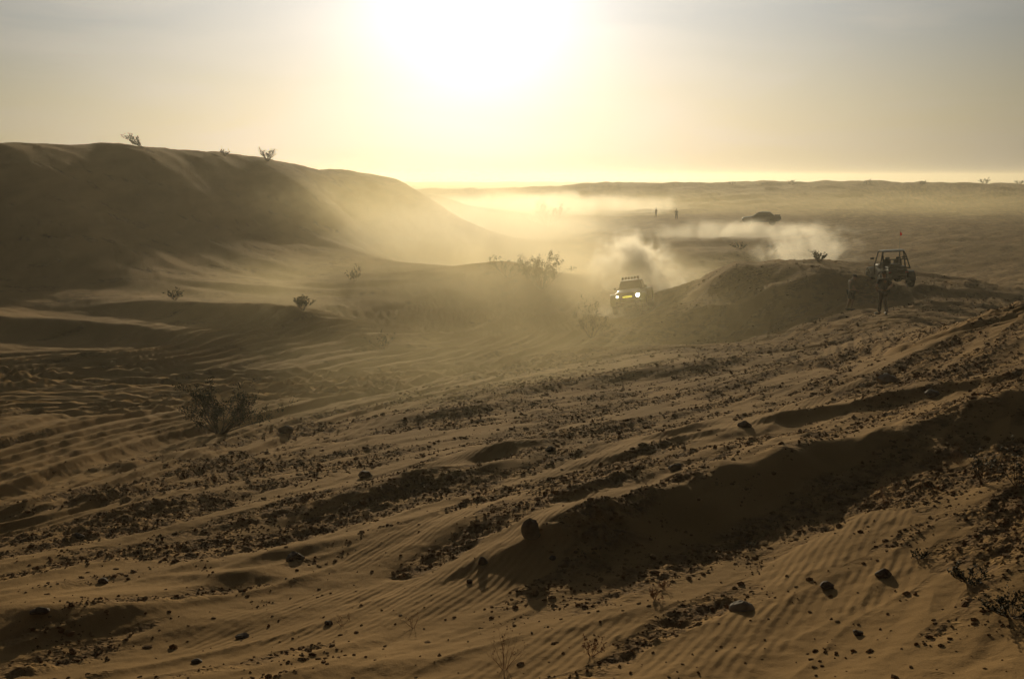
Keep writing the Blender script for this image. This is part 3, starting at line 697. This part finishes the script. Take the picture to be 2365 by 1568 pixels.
def wheel(root, c, rad, wid, steer=0.0, spokes=6, rim=None):
    w = bpy.data.objects.new('wheel', None); col.objects.link(w); w.parent = root; w.location = c; w.rotation_euler = (0, 0, steer); w.empty_display_size = .1
    n = 36; prof = [(-.5, .60), (-.5, .86), (-.42, .96), (-.22, 1.0), (.22, 1.0), (.42, .96), (.5, .86), (.5, .60)]
    bm = bmesh.new(); rings = []
    for i in range(n):
        a = 2 * math.pi * i / n; rr = 1.0 if i % 2 else .955
        rings.append([bm.verts.new((px * wid, math.cos(a) * pr * rad * (rr if pr > .95 else 1), math.sin(a) * pr * rad * (rr if pr > .95 else 1))) for px, pr in prof])
    for i in range(n):
        A, B = rings[i], rings[(i + 1) % n]
        for k in range(len(prof)): bm.faces.new((A[k], A[(k + 1) % len(prof)], B[(k + 1) % len(prof)], B[k]))
    finish('tyre', bm, M_TYRE, w)
    bm = bmesh.new(); disc(bm, (0, 0, 0), rad * .58, wid * .5, 'X', 24)
    for sx in (-1, 1):
        disc(bm, (sx * wid * .32, 0, 0), rad * .16, wid * .2, 'X', 12)
        for k in range(spokes):
            a = 2 * math.pi * k / spokes
            box(bm, (sx * wid * .3, math.cos(a) * rad * .36, math.sin(a) * rad * .36), (wid * .1, rad * .42, rad * .09), (a, 0, 0))
    finish('rim', bm, rim or M_RIM, w); return w
def vehicle_root(name, label, cat, p, heading, roll=0.0, pitch=0.0):
    root = bpy.data.objects.new(name, None); col.objects.link(root)
    root.location = p; root.rotation_euler = Euler((R(pitch), R(roll), R(heading)), 'XYZ'); tag(root, label, cat); return root
def mirrored(root, name, m, fn, bevel=0.0):
    for sx in (-1, 1):
        bm = bmesh.new(); fn(bm, sx); finish(name, bm, m, root, bevel)

def desert_truck():
    p = place(1464, 718)
    root = vehicle_root('desert_truck', 'dusty yellowish off-road truck driving toward the camera with its lights on', 'truck', p + Vector((0, 0, -.03)), 180 - 13, roll=7.5, pitch=3)
    for sx, sy, st in ((-1, 1, .12), (1, 1, .12), (-1, -1, 0), (1, -1, 0)): wheel(root, (sx * .88, sy * 1.55 , .46), .46, .33, st)
    bm = bmesh.new()                  # lower tub, hood and bed
    prism(bm, [(2.05, .74), (2.12, .98), (1.98, 1.22), (.72, 1.36), (.62, 1.30), (-2.3, 1.30), (-2.4, .95), (-2.1, .72), (-.9, .62), (.8, .62)], -.80, .80, .05)
    finish('body', bm, M_OLIVE, root, .05)
    bm = bmesh.new(); prism(bm, [(1.96, 1.235), (.74, 1.375), (.70, 1.42), (1.40, 1.385), (1.92, 1.29)], -.66, .66, .05); finish('hood', bm, M_SILVER, root, .02)
    def fender(bm, sx):
        P = []
        for k in range(9):
            a = math.pi * (k / 8); P.append((1.55 + .66 * math.cos(a), .50 + .66 * math.sin(a) * 1.06))
        for k in range(8, -1, -1):
            a = math.pi * (k / 8); P.append((1.55 + .56 * math.cos(a), .50 + .56 * math.sin(a)))
        prism(bm, P, sx * .74 if sx > 0 else -1.05, 1.05 if sx > 0 else -.74)
    mirrored(root, 'front_fender', M_OLIVE, fender, .02)
    def rfender(bm, sx):
        P = []
        for k in range(9):
            a = math.pi * (k / 8); P.append((-1.55 + .70 * math.cos(a), .62 + .72 * math.sin(a)))
        for k in range(8, -1, -1):
            a = math.pi * (k / 8); P.append((-1.55 + .58 * math.cos(a), .60 + .58 * math.sin(a)))
        prism(bm, P, sx * .76 if sx > 0 else -1.08, 1.08 if sx > 0 else -.76)
    mirrored(root, 'rear_fender', M_OLIVE, rfender, .02)
    bm = bmesh.new(); prism(bm, [(.72, 1.32), (.22, 1.86), (-1.15, 1.88), (-1.30, 1.32)], -.74, .74, .15); finish('cab', bm, M_BLACK, root, .04)
    bm = bmesh.new(); prism(bm, [(.26, 1.865), (.20, 1.915), (-1.10, 1.93), (-1.18, 1.875)], -.62, .62, .02); finish('roof', bm, M_SILVER, root, .02)
    bm = bmesh.new()
    v = [bm.verts.new(c) for c in ((-.66, .735, 1.37), (.66, .735, 1.37), (.575, .285, 1.84), (-.575, .285, 1.84))]; bm.faces.new(v)
    bmesh.ops.solidify(bm, geom=bm.faces[:], thickness=.015); finish('windshield', bm, M_GLASS, root)
    def sidewin(bm, sx):
        v = [bm.verts.new((sx * a, b, c)) for a, b, c in ((.735, .58, 1.40), (.735, -1.15, 1.40), (.625, -1.05, 1.80), (.625, .20, 1.80))]; bm.faces.new(v)
        bmesh.ops.solidify(bm, geom=bm.faces[:], thickness=.012)
    mirrored(root, 'side_window', M_GLASS, sidewin)
    lb = bpy.data.objects.new('light_rack', None); col.objects.link(lb); lb.parent = root; lb.location = (0, .05, 2.02)
    bm = bmesh.new(); box(bm, (0, -.05, -.05), (1.12, .04, .03))
    for sx in (-1, 1): box(bm, (sx * .5, -.05, -.08), (.03, .04, .08))
    finish('bracket', bm, M_BLACK, lb)
    for k in range(6):
        bm = bmesh.new(); disc(bm, (-.46 + k * .184, 0, .03), .08, .09, 'Y', 16, .06); finish('lamp', bm, M_BLACK, lb)
    def headlight(bm, sx): disc(bm, (sx * .61, 2.10, 1.05), .10 if sx < 0 else .065, .06, 'Y', 18)
    bm = bmesh.new(); headlight(bm, -1); finish('headlight', bm, M_LAMP, root)['label'] = 'brightest headlight'
    bm = bmesh.new(); headlight(bm, 1); bmesh.ops.scale(bm, vec=(1, 1, 1), verts=bm.verts[:]); finish('headlight', bm, M_LAMP2, root)['label'] = 'dimmer headlight'
    bm = bmesh.new(); box(bm, (0, 2.11, 1.0), (.95, .05, .30)); finish('grille', bm, M_BLACK, root, .01)
    bm = bmesh.new()
    for k in range(7): box(bm, (-.24 + k * .08, 2.17, 1.0), (.065, .05, .09))
    finish('yellow_light_bar', bm, M_YEL, root)['kind'] = 'stuff'
    bm = bmesh.new(); rod(bm, [(-.85, 2.05, .62), (-.6, 2.28, .62), (.6, 2.28, .62), (.85, 2.05, .62)], .045); rod(bm, [(-.45, 2.26, .62), (-.4, 2.24, .88), (.4, 2.24, .88), (.45, 2.26, .62)], .03)
    finish('bumper', bm, M_STEEL, root)
    bm = bmesh.new(); prism(bm, [(2.22, .60), (2.24, .56), (1.2, .34), (1.18, .38)], -.42, .42); finish('skid_plate', bm, M_RIM, root)
    def mirror(bm, sx): box(bm, (sx * .93, .55, 1.47), (.16, .08, .15)); box(bm, (sx * .80, .55, 1.42), (.18, .03, .03))
    mirrored(root, 'mirror', M_BLACK, mirror, .02)
    for y_ in (1.55, -1.55):
        bm = bmesh.new(); rod(bm, [(-.9, y_, .46), (.9, y_, .46)], .055); disc(bm, (0, y_, .46), .15, .25, 'X', 12); finish('axle', bm, M_STEEL, root)
    bm = bmesh.new(); rod(bm, [(-.6, -1.2, 1.3), (-.55, -1.3, 1.8), (.55, -1.3, 1.8), (.6, -1.2, 1.3)], .03); rod(bm, [(-.55, -1.3, 1.8), (-.6, -2.2, 1.32)], .03); rod(bm, [(.55, -1.3, 1.8), (.6, -2.2, 1.32)], .03); finish('bed_cage', bm, M_STEEL, root)
desert_truck()

def buggy():
    p = place(2056, 658)
    root = vehicle_root('buggy', 'dark open desert buggy with roll cage and red whip flag parked on the knoll', 'buggy', p, -2, roll=-3, pitch=2)
    for sx, sy, st in ((-1, 1.12, .25), (1, 1.12, .25), (-1, -1.05, 0), (1, -1.05, 0)): wheel(root, (sx * .72, sy, .38), .38, .30 if sy < 0 else .25, st)
    bm = bmesh.new(); prism(bm, [(1.55, .55), (1.60, .80), (1.15, 1.02), (.55, 1.08), (.45, .66), (-.35, .62), (-.5, .98), (-1.35, 1.02), (-1.45, .70), (-1.2, .48), (.9, .34)], -.50, .50, .03)
    finish('body', bm, M_BUGGY, root, .03)
    def side(bm, sx):
        prism(bm, [(.60, .45), (.62, 1.02), (.2, .86), (-.35, .92), (-.50, 1.0), (-.48, .45)], sx * .50 if sx > 0 else -.58, .58 if sx > 0 else -.50)
    mirrored(root, 'side_panel', M_BUGGYW, side, .01)
    def fen(bm, sx, y0=1.12):
        P = [(y0 + .5 * math.cos(math.pi * k / 8), .42 + .48 * math.sin(math.pi * k / 8)) for k in range(9)] + [(y0 + .46 * math.cos(math.pi * k / 8), .42 + .44 * math.sin(math.pi * k / 8)) for k in range(8, -1, -1)]
        prism(bm, P, sx * .52 if sx > 0 else -.86, .86 if sx > 0 else -.52)
    mirrored(root, 'front_fender', M_BUGGYW, fen)
    mirrored(root, 'rear_fender', M_BUGGY, lambda bm, sx: fen(bm, sx, -1.05))
    bm = bmesh.new(); g = .036
    for sx in (-1, 1):
        rod(bm, [(sx * .66, .62, 1.0), (sx * .56, .25, 1.78), (sx * .54, .10, 1.84), (sx * .52, -.55, 1.86), (sx * .58, -.70, 1.70), (sx * .68, -1.15, 1.02)], g)
        rod(bm, [(sx * .66, -.42, .95), (sx * .54, -.50, 1.84)], g)
        rod(bm, [(sx * .66, .62, 1.0), (sx * .64, .62, .5)], g)
    for y_, z_, x_ in ((.22, 1.79, .56), (-.55, 1.86, .52), (-.85, 1.46, .63), (-1.15, 1.04, .68)): rod(bm, [(-x_, y_, z_), (x_, y_, z_)], g)
    finish('roll_cage', bm, M_BLACK, root)
    bm = bmesh.new(); prism(bm, [(.24, 1.83), (.05, 1.895), (-.55, 1.92), (-.70, 1.87), (-.55, 1.885), (.05, 1.86)], -.57, .57); finish('roof', bm, M_BUGGYW, root)
    for sx in (-1, 1):
        s = bpy.data.objects.new('seat', None); col.objects.link(s); s.parent = root; s.location = (sx * .28, -.12, .7)
        bm = bmesh.new(); box(bm, (0, .05, .06), (.42, .46, .14)); finish('cushion', bm, M_SEAT, s, .04)
        bm = bmesh.new(); box(bm, (0, -.24, .38), (.42, .12, .60), (R(-12), 0, 0)); finish('backrest', bm, M_SEAT, s, .04)
        bm = bmesh.new(); box(bm, (0, -.33, .76), (.24, .10, .18), (R(-12), 0, 0)); finish('headrest', bm, M_SEAT, s, .04)
    bm = bmesh.new(); box(bm, (0, -1.0, 1.06), (.95, .62, .12)); box(bm, (-.05, -.95, 1.17), (.55, .4, .16)); finish('cargo', bm, M_BLACK, root, .03)
    bm = bmesh.new(); disc(bm, (.1, -1.36, .92), .11, .3, 'X', 14); box(bm, (-.15, -1.40, .72), (.4, .18, .26)); rod(bm, [(-.3, -1.3, .5), (0, -1.45, .6), (.3, -1.3, .5)], .035); finish('engine', bm, M_STEEL, root, .01)
    bm = bmesh.new(); rod(bm, [(-.48, -1.42, .55), (-.45, -1.55, .60), (.45, -1.55, .60), (.48, -1.42, .55)], .03); rod(bm, [(-.45, -1.50, .95), (.45, -1.50, .95)], .022)
    rod(bm, [(-.4, -1.55, .6), (-.4, -1.5, .95)], .02); rod(bm, [(.4, -1.55, .6), (.4, -1.5, .95)], .02); finish('rear_bumper', bm, M_STEEL, root)
    for sy in (1, -1):
        y = 1.12 if sy > 0 else -1.05
        for sx in (-1, 1):
            bm = bmesh.new(); rod(bm, [(sx * .25, y + .2, .45), (sx * .66, y, .38)], .025); rod(bm, [(sx * .25, y - .2, .45), (sx * .66, y, .38)], .025)
            rod(bm, [(sx * .34, y - .05, .98), (sx * .60, y, .42)], .045)
            finish('suspension_arm', bm, M_STEEL, root)
    mirrored(root, 'taillight', mat('red_lens', (.4, .02, .02), .3), lambda bm, sx: box(bm, (sx * .42, -1.44, .86), (.14, .04, .07)))
    mirrored(root, 'mirror', M_BLACK, lambda bm, sx: (box(bm, (sx * .84, .42, 1.42), (.18, .05, .11)), rod(bm, [(sx * .60, .40, 1.42), (sx * .80, .42, 1.42)], .014)), .01)
    bm = bmesh.new(); rod(bm, [(0, .36, 1.06), (-.22, .34, 1.14), (-.28, .15, 1.12)], .02)
    disc(bm, (-.28, .10, 1.14), .16, .03, 'Y', 16); finish('steering_wheel', bm, M_BLACK, root)
    w = bpy.data.objects.new('whip', None); col.objects.link(w); w.parent = root; w.location = (.12, -1.1, 1.0)
    bm = bmesh.new(); rod(bm, [(0, 0, 0), (.02, 0, 1.0), (.06, 0, 1.95)], .008, 6); finish('pole', bm, M_CLEAR, w)
    bm = bmesh.new()
    pts_ = [(.06, 0, 1.93), (.07, .01, 1.93), (.17, .05, 1.76), (.06, 0, 1.70)]
    vv = [bm.verts.new(q) for q in pts_]; bm.faces.new(vv); bmesh.ops.solidify(bm, geom=bm.faces[:], thickness=.006); finish('flag', bm, M_RED, w)
buggy()

def pickup():
    p = place(1757, 520)
    root = vehicle_root('pickup_truck', 'dark off-road pickup seen from its side across the valley, half veiled by dust', 'truck', p + Vector((0, 0, -.05)), 78, roll=0, pitch=-1)
    for sx, sy in ((-1, 1.75), (1, 1.75), (-1, -1.65), (1, -1.65)): wheel(root, (sx * .85, sy, .48), .48, .32, rim=M_BLACK)
    bm = bmesh.new(); prism(bm, [(2.55, .62), (2.75, .85), (2.62, 1.18), (2.2, 1.34), (1.15, 1.42), (-1.2, 1.40), (-2.85, 1.38), (-2.9, .95), (-2.6, .70), (-1.0, .55), (1.1, .55)], -.88, .88, .08); finish('body', bm, M_BUGGY, root, .07)
    bm = bmesh.new(); prism(bm, [(1.20, 1.38), (.35, 1.98), (-.20, 2.06), (-1.25, 2.02), (-1.75, 1.62), (-2.1, 1.38)], -.80, .80, .15); finish('cab', bm, M_BUGGY, root, .06)
    bm = bmesh.new(); v = [bm.verts.new(c) for c in ((-.74, 1.20, 1.42), (.74, 1.20, 1.42), (.63, .36, 2.0), (-.63, .36, 2.0))]; bm.faces.new(v); bmesh.ops.solidify(bm, geom=bm.faces[:], thickness=.015); finish('windshield', bm, M_GLASS, root)
    def sw(bm, sx):
        v = [bm.verts.new((sx * a, b, c)) for a, b, c in ((.79, .95, 1.48), (.79, -1.0, 1.48), (.69, -1.05, 1.92), (.69, .32, 1.92))]; bm.faces.new(v); bmesh.ops.solidify(bm, geom=bm.faces[:], thickness=.012)
    mirrored(root, 'side_window', M_GLASS, sw)
    for y0, nm in ((1.75, 'front_fender'), (-1.65, 'rear_fender')):
        def fn(bm, sx, y0=y0):
            P = [(y0 + .72 * math.cos(math.pi * k / 8), .55 + .80 * math.sin(math.pi * k / 8)) for k in range(9)] + [(y0 + .6 * math.cos(math.pi * k / 8), .55 + .6 * math.sin(math.pi * k / 8)) for k in range(8, -1, -1)]
            prism(bm, P, sx * .78 if sx > 0 else -1.03, 1.03 if sx > 0 else -.78)
        mirrored(root, nm, M_BUGGY, fn, .02)
    bm = bmesh.new(); rod(bm, [(-.8, 2.72, .66), (-.5, 2.92, .66), (.5, 2.92, .66), (.8, 2.72, .66)], .05); finish('bumper', bm, M_STEEL, root)
    bm = bmesh.new(); disc(bm, (0, -2.35, 1.45), .42, .28, 'Z', 22); finish('spare_tyre', bm, M_TYRE, root, .03)
    mirrored(root, 'headlight', M_CLEAR, lambda bm, sx: disc(bm, (sx * .66, 2.70, .98), .11, .06, 'Y', 14))
pickup()

# ------------------------------------------------------------------ people
M_SKIN = mat('skin', (0.34, 0.19, 0.12), 0.6)
def skinned(edges, J, rad, sub=2):
    """continuous surface grown over a skeleton; returns a mesh"""
    names = list(J); idx = {k: i for i, k in enumerate(names)}
    me = bpy.data.meshes.new('grow'); me.from_pydata([J[k] for k in names], [(idx[a], idx[b]) for a, b in edges], [])
    o = bpy.data.objects.new('grow', me); col.objects.link(o)
    o.modifiers.new('s', 'SKIN'); sd = me.skin_vertices[0].data
    for k in names:
        r_ = rad[k]; sd[idx[k]].radius = r_ if isinstance(r_, tuple) else (r_, r_)
        sd[idx[k]].use_root = (k == names[0])
    u = o.modifiers.new('u', 'SUBSURF'); u.levels = sub; u.render_levels = sub
    dg = bpy.context.evaluated_depsgraph_get(); ev = o.evaluated_get(dg)
    out_ = bpy.data.meshes.new_from_object(ev); bpy.data.objects.remove(o); return out_
def person(p, heading, label, h=1.78, pose=None, shirt=(.4, .35, .2), trousers=(.06, .05, .05), shorts=False, hat=None, hair=(.04, .03, .02), group=None):
    root = bpy.data.objects.new('person', None); col.objects.link(root); root.location = p
    root.rotation_euler = (0, 0, R(heading)); root.scale = (h / 1.78,) * 3; tag(root, label, 'person', group)
    J = dict(pelvis=(0, 0, .96), belly=(0, .01, 1.10), chest=(0, .0, 1.32), neck0=(0, -.01, 1.47), neck=(0, .01, 1.54), head=(0, .03, 1.66), crown=(0, .02, 1.73))
    for s_, n_ in ((-1, 'L'), (1, 'R')):
        J['hip' + n_] = (s_ * .10, 0, .90); J['knee' + n_] = (s_ * .12, .03, .50); J['ankle' + n_] = (s_ * .13, -.02, .09); J['toe' + n_] = (s_ * .15, .17, .035)
        J['sho' + n_] = (s_ * .19, -.01, 1.43); J['elb' + n_] = (s_ * .26, -.03, 1.14); J['wri' + n_] = (s_ * .27, .06, .90); J['hand' + n_] = (s_ * .27, .09, .82)
    for k, v in (pose or {}).items(): J[k] = v
    rad = dict(pelvis=(.155, .11), belly=(.135, .10), chest=(.165, .115), neck0=(.08, .07), neck=.055, head=(.078, .098), crown=(.06, .075))
    for n_ in 'LR': rad.update({'hip' + n_: .088, 'knee' + n_: .058, 'ankle' + n_: .038, 'toe' + n_: (.045, .026), 'sho' + n_: .062, 'elb' + n_: .040, 'wri' + n_: .028, 'hand' + n_: (.042, .022)})
    E = [('pelvis', 'belly'), ('belly', 'chest'), ('chest', 'neck0'), ('neck0', 'neck'), ('neck', 'head'), ('head', 'crown')]
    for n_ in 'LR': E += [('pelvis', 'hip' + n_), ('hip' + n_, 'knee' + n_), ('knee' + n_, 'ankle' + n_), ('ankle' + n_, 'toe' + n_), ('chest', 'sho' + n_), ('sho' + n_, 'elb' + n_), ('elb' + n_, 'wri' + n_), ('wri' + n_, 'hand' + n_)]
    me = skinned(E, J, rad)
    bm = bmesh.new(); bm.from_mesh(me)
    hd = Vector(J['head']); fw = Vector((0, 1, 0)); nk = Vector(J['neck'])
    upv = (Vector(J['crown']) - nk).normalized(); fwd = (fw - upv * fw.dot(upv)).normalized(); rt = fwd.cross(upv)
    rod(bm, [hd + fwd * .075 + upv * .02, hd + fwd * .118 - upv * .012, hd + fwd * .085 - upv * .03], .014, 6)      # nose
    for s_ in (-1, 1): rod(bm, [hd + rt * s_ * .078 + upv * .025, hd + rt * s_ * .095 - fwd * .01, hd + rt * s_ * .078 - upv * .03], .013, 6)   # ears
    rod(bm, [hd + fwd * .088 - upv * .055 - rt * .022, hd + fwd * .098 - upv * .053, hd + fwd * .088 - upv * .055 + rt * .022], .006, 6)           # mouth
    for n_, s_ in (('L', -1), ('R', 1)):       # five fingers on each hand
        w_, hh = Vector(J['wri' + n_]), Vector(J['hand' + n_]); d = (hh - w_).normalized(); q = Vector((0, 1, 0)); q = (q - d * q.dot(d))
        q = q.normalized() if q.length > .2 else Vector((1, 0, 0)); inn = d.cross(q) * s_
        for k, (o_, ln) in enumerate(((.030, .075), (.011, .085), (-.010, .078), (-.030, .060))):
            b_ = hh + q * o_; rod(bm, [b_, b_ + d * ln * .5, b_ + d * ln * .9 - inn * .012, b_ + d * ln - inn * .028], .0085, 6)
        b_ = w_ + d * .03; rod(bm, [b_ + q * .02, b_ + q * .055 + d * .03, b_ + q * .062 + d * .065], .0105, 6)
    o = finish('body', bm, M_SKIN, root, smooth=True)
    def garment(name, ks, Es, grow, c, over=None):
        Jg = {k: J[k] for k in ks}; Jg.update(over or {})
        rg = {k: (tuple(a + grow for a in rad[k]) if isinstance(rad.get(k), tuple) else rad.get(k, .06) + grow) for k in Jg}
        g_ = skinned(Es, Jg, rg); g_.materials.append(mat(name + '_cloth', c, .9, noise=.25, scale=12, bump=.01))
        g_.polygons.foreach_set('use_smooth', [True] * len(g_.polygons)); link(name, g_, root)
    mid = {}
    for n_ in 'LR':
        a, b = Vector(J['elb' + n_]), Vector(J['sho' + n_]); mid['slv' + n_] = tuple(b.lerp(a, .75)); rad['slv' + n_] = .052
        a, b = Vector(J['hip' + n_]), Vector(J['knee' + n_]); mid['hem' + n_] = tuple(a.lerp(b, .92 if shorts else 1.0)); rad['hem' + n_] = .085 if shorts else .062
        rad['cuf' + n_] = .056
    garment('shirt', ['chest', 'belly', 'neck0', 'shoL', 'shoR', 'pelvis'], [('chest', 'belly'), ('belly', 'pelvis'), ('chest', 'neck0')] + [('chest', 'sho' + n_) for n_ in 'LR'] + [('sho' + n_, 'slv' + n_) for n_ in 'LR'],
            .014, shirt, {'slvL': mid['slvL'], 'slvR': mid['slvR']})
    over = {'hemL': mid['hemL'], 'hemR': mid['hemR']}; Et = [('pelvis', 'hip' + n_) for n_ in 'LR'] + [('hip' + n_, 'hem' + n_) for n_ in 'LR']
    if not shorts:
        for n_ in 'LR': over['cuf' + n_] = (J['ankle' + n_][0], J['ankle' + n_][1], J['ankle' + n_][2] + .02)
        Et += [('hem' + n_, 'cuf' + n_) for n_ in 'LR']
    garment('shorts' if shorts else 'trousers', ['pelvis', 'hipL', 'hipR'], Et, .018, trousers, over)
    for n_ in 'LR':
        bm = bmesh.new(); t_, a_ = Vector(J['toe' + n_]), Vector(J['ankle' + n_]); d = Vector((t_.x - a_.x, t_.y - a_.y, 0)); yaw = math.atan2(-d.x, d.y)
        g_ = bmesh.ops.create_uvsphere(bm, u_segments=12, v_segments=8, radius=1)['verts']
        c_ = (t_ + a_) / 2; bmesh.ops.transform(bm, matrix=Matrix.Translation((c_.x, c_.y, min(a_.z, .09) - .035)) @ Matrix.Rotation(yaw, 4, 'Z') @ Matrix.Diagonal((.055, .155, .055, 1)), verts=g_)
        finish('shoe', bm, M_BLACK, root, smooth=True)
    bm = bmesh.new(); g_ = bmesh.ops.create_uvsphere(bm, u_segments=16, v_segments=10, radius=1)['verts']
    Mx = Matrix.Translation(hd + upv * .05 - fwd * .012) @ Matrix((rt, fwd, upv)).transposed().to_4x4() @ Matrix.Diagonal((.092, .112, .085, 1))
    bmesh.ops.transform(bm, matrix=Mx, verts=g_)
    if hat:
        v = [bm.verts.new(hd + upv * .045 + fwd * a + rt * b) for a, b in ((.07, -.075), (.19, -.05), (.19, .05), (.07, .075))]
        f_ = bm.faces.new(v); bmesh.ops.solidify(bm, geom=[f_], thickness=.01)
        finish('cap', bm, mat('cap_cloth', hat, .9), root, smooth=True)
    else: finish('hair', bm, mat('hair', hair, .9), root, smooth=True)
    return root
pa_ = place(1964, 717)
person(pa_, -82, 'person with bowed head in dull shirt and dark shorts standing left of the buggy', 1.80,
       dict(neck0=(0, .03, 1.46), neck=(0, .08, 1.52), head=(0, .15, 1.62), crown=(0, .17, 1.69), elbL=(-.25, .02, 1.15), wriL=(-.20, .20, 1.00), handL=(-.18, .27, .97), elbR=(.25, -.02, 1.14), wriR=(.22, .17, .98), handR=(.20, .24, .95),
            ankleL=(-.10, -.16, .09), toeL=(-.11, .03, .035), kneeL=(-.11, -.02, .5), kneeR=(.11, .05, .5)),
       shirt=(.16, .13, .08), trousers=(.03, .028, .03), shorts=True, hat=(.08, .07, .06))
pb_ = place(2038, 727)
person(pb_, 12, 'person in dark shirt and brown trousers before the buggy with hands at the waist', 1.88,
       dict(elbL=(-.36, -.03, 1.18), wriL=(-.24, .10, 1.02), handL=(-.19, .15, 1.0), elbR=(.36, -.03, 1.18), wriR=(.25, .12, 1.05), handR=(.20, .17, 1.04), ankleL=(-.17, -.02, .09), toeL=(-.22, .16, .035), ankleR=(.17, -.02, .09), toeR=(.22, .16, .035)),
       shirt=(.04, .035, .03), trousers=(.07, .04, .028), hat=(.05, .045, .04))
FG = 'two far figures walking on the flats'
person(place(1515, 501), 30, 'left of the two far figures on foot across the valley', 1.78, dict(kneeL=(-.11, .12, .5), ankleL=(-.12, .10, .09), toeL=(-.12, .28, .035)), shirt=(.12, .10, .08), group=FG)
person(place(1562, 507), -20, 'right of the two far figures on foot, slightly nearer', 1.84, dict(kneeR=(.11, .12, .5), ankleR=(.12, .12, .09), toeR=(.12, .30, .035)), shirt=(.08, .07, .06), group=FG)
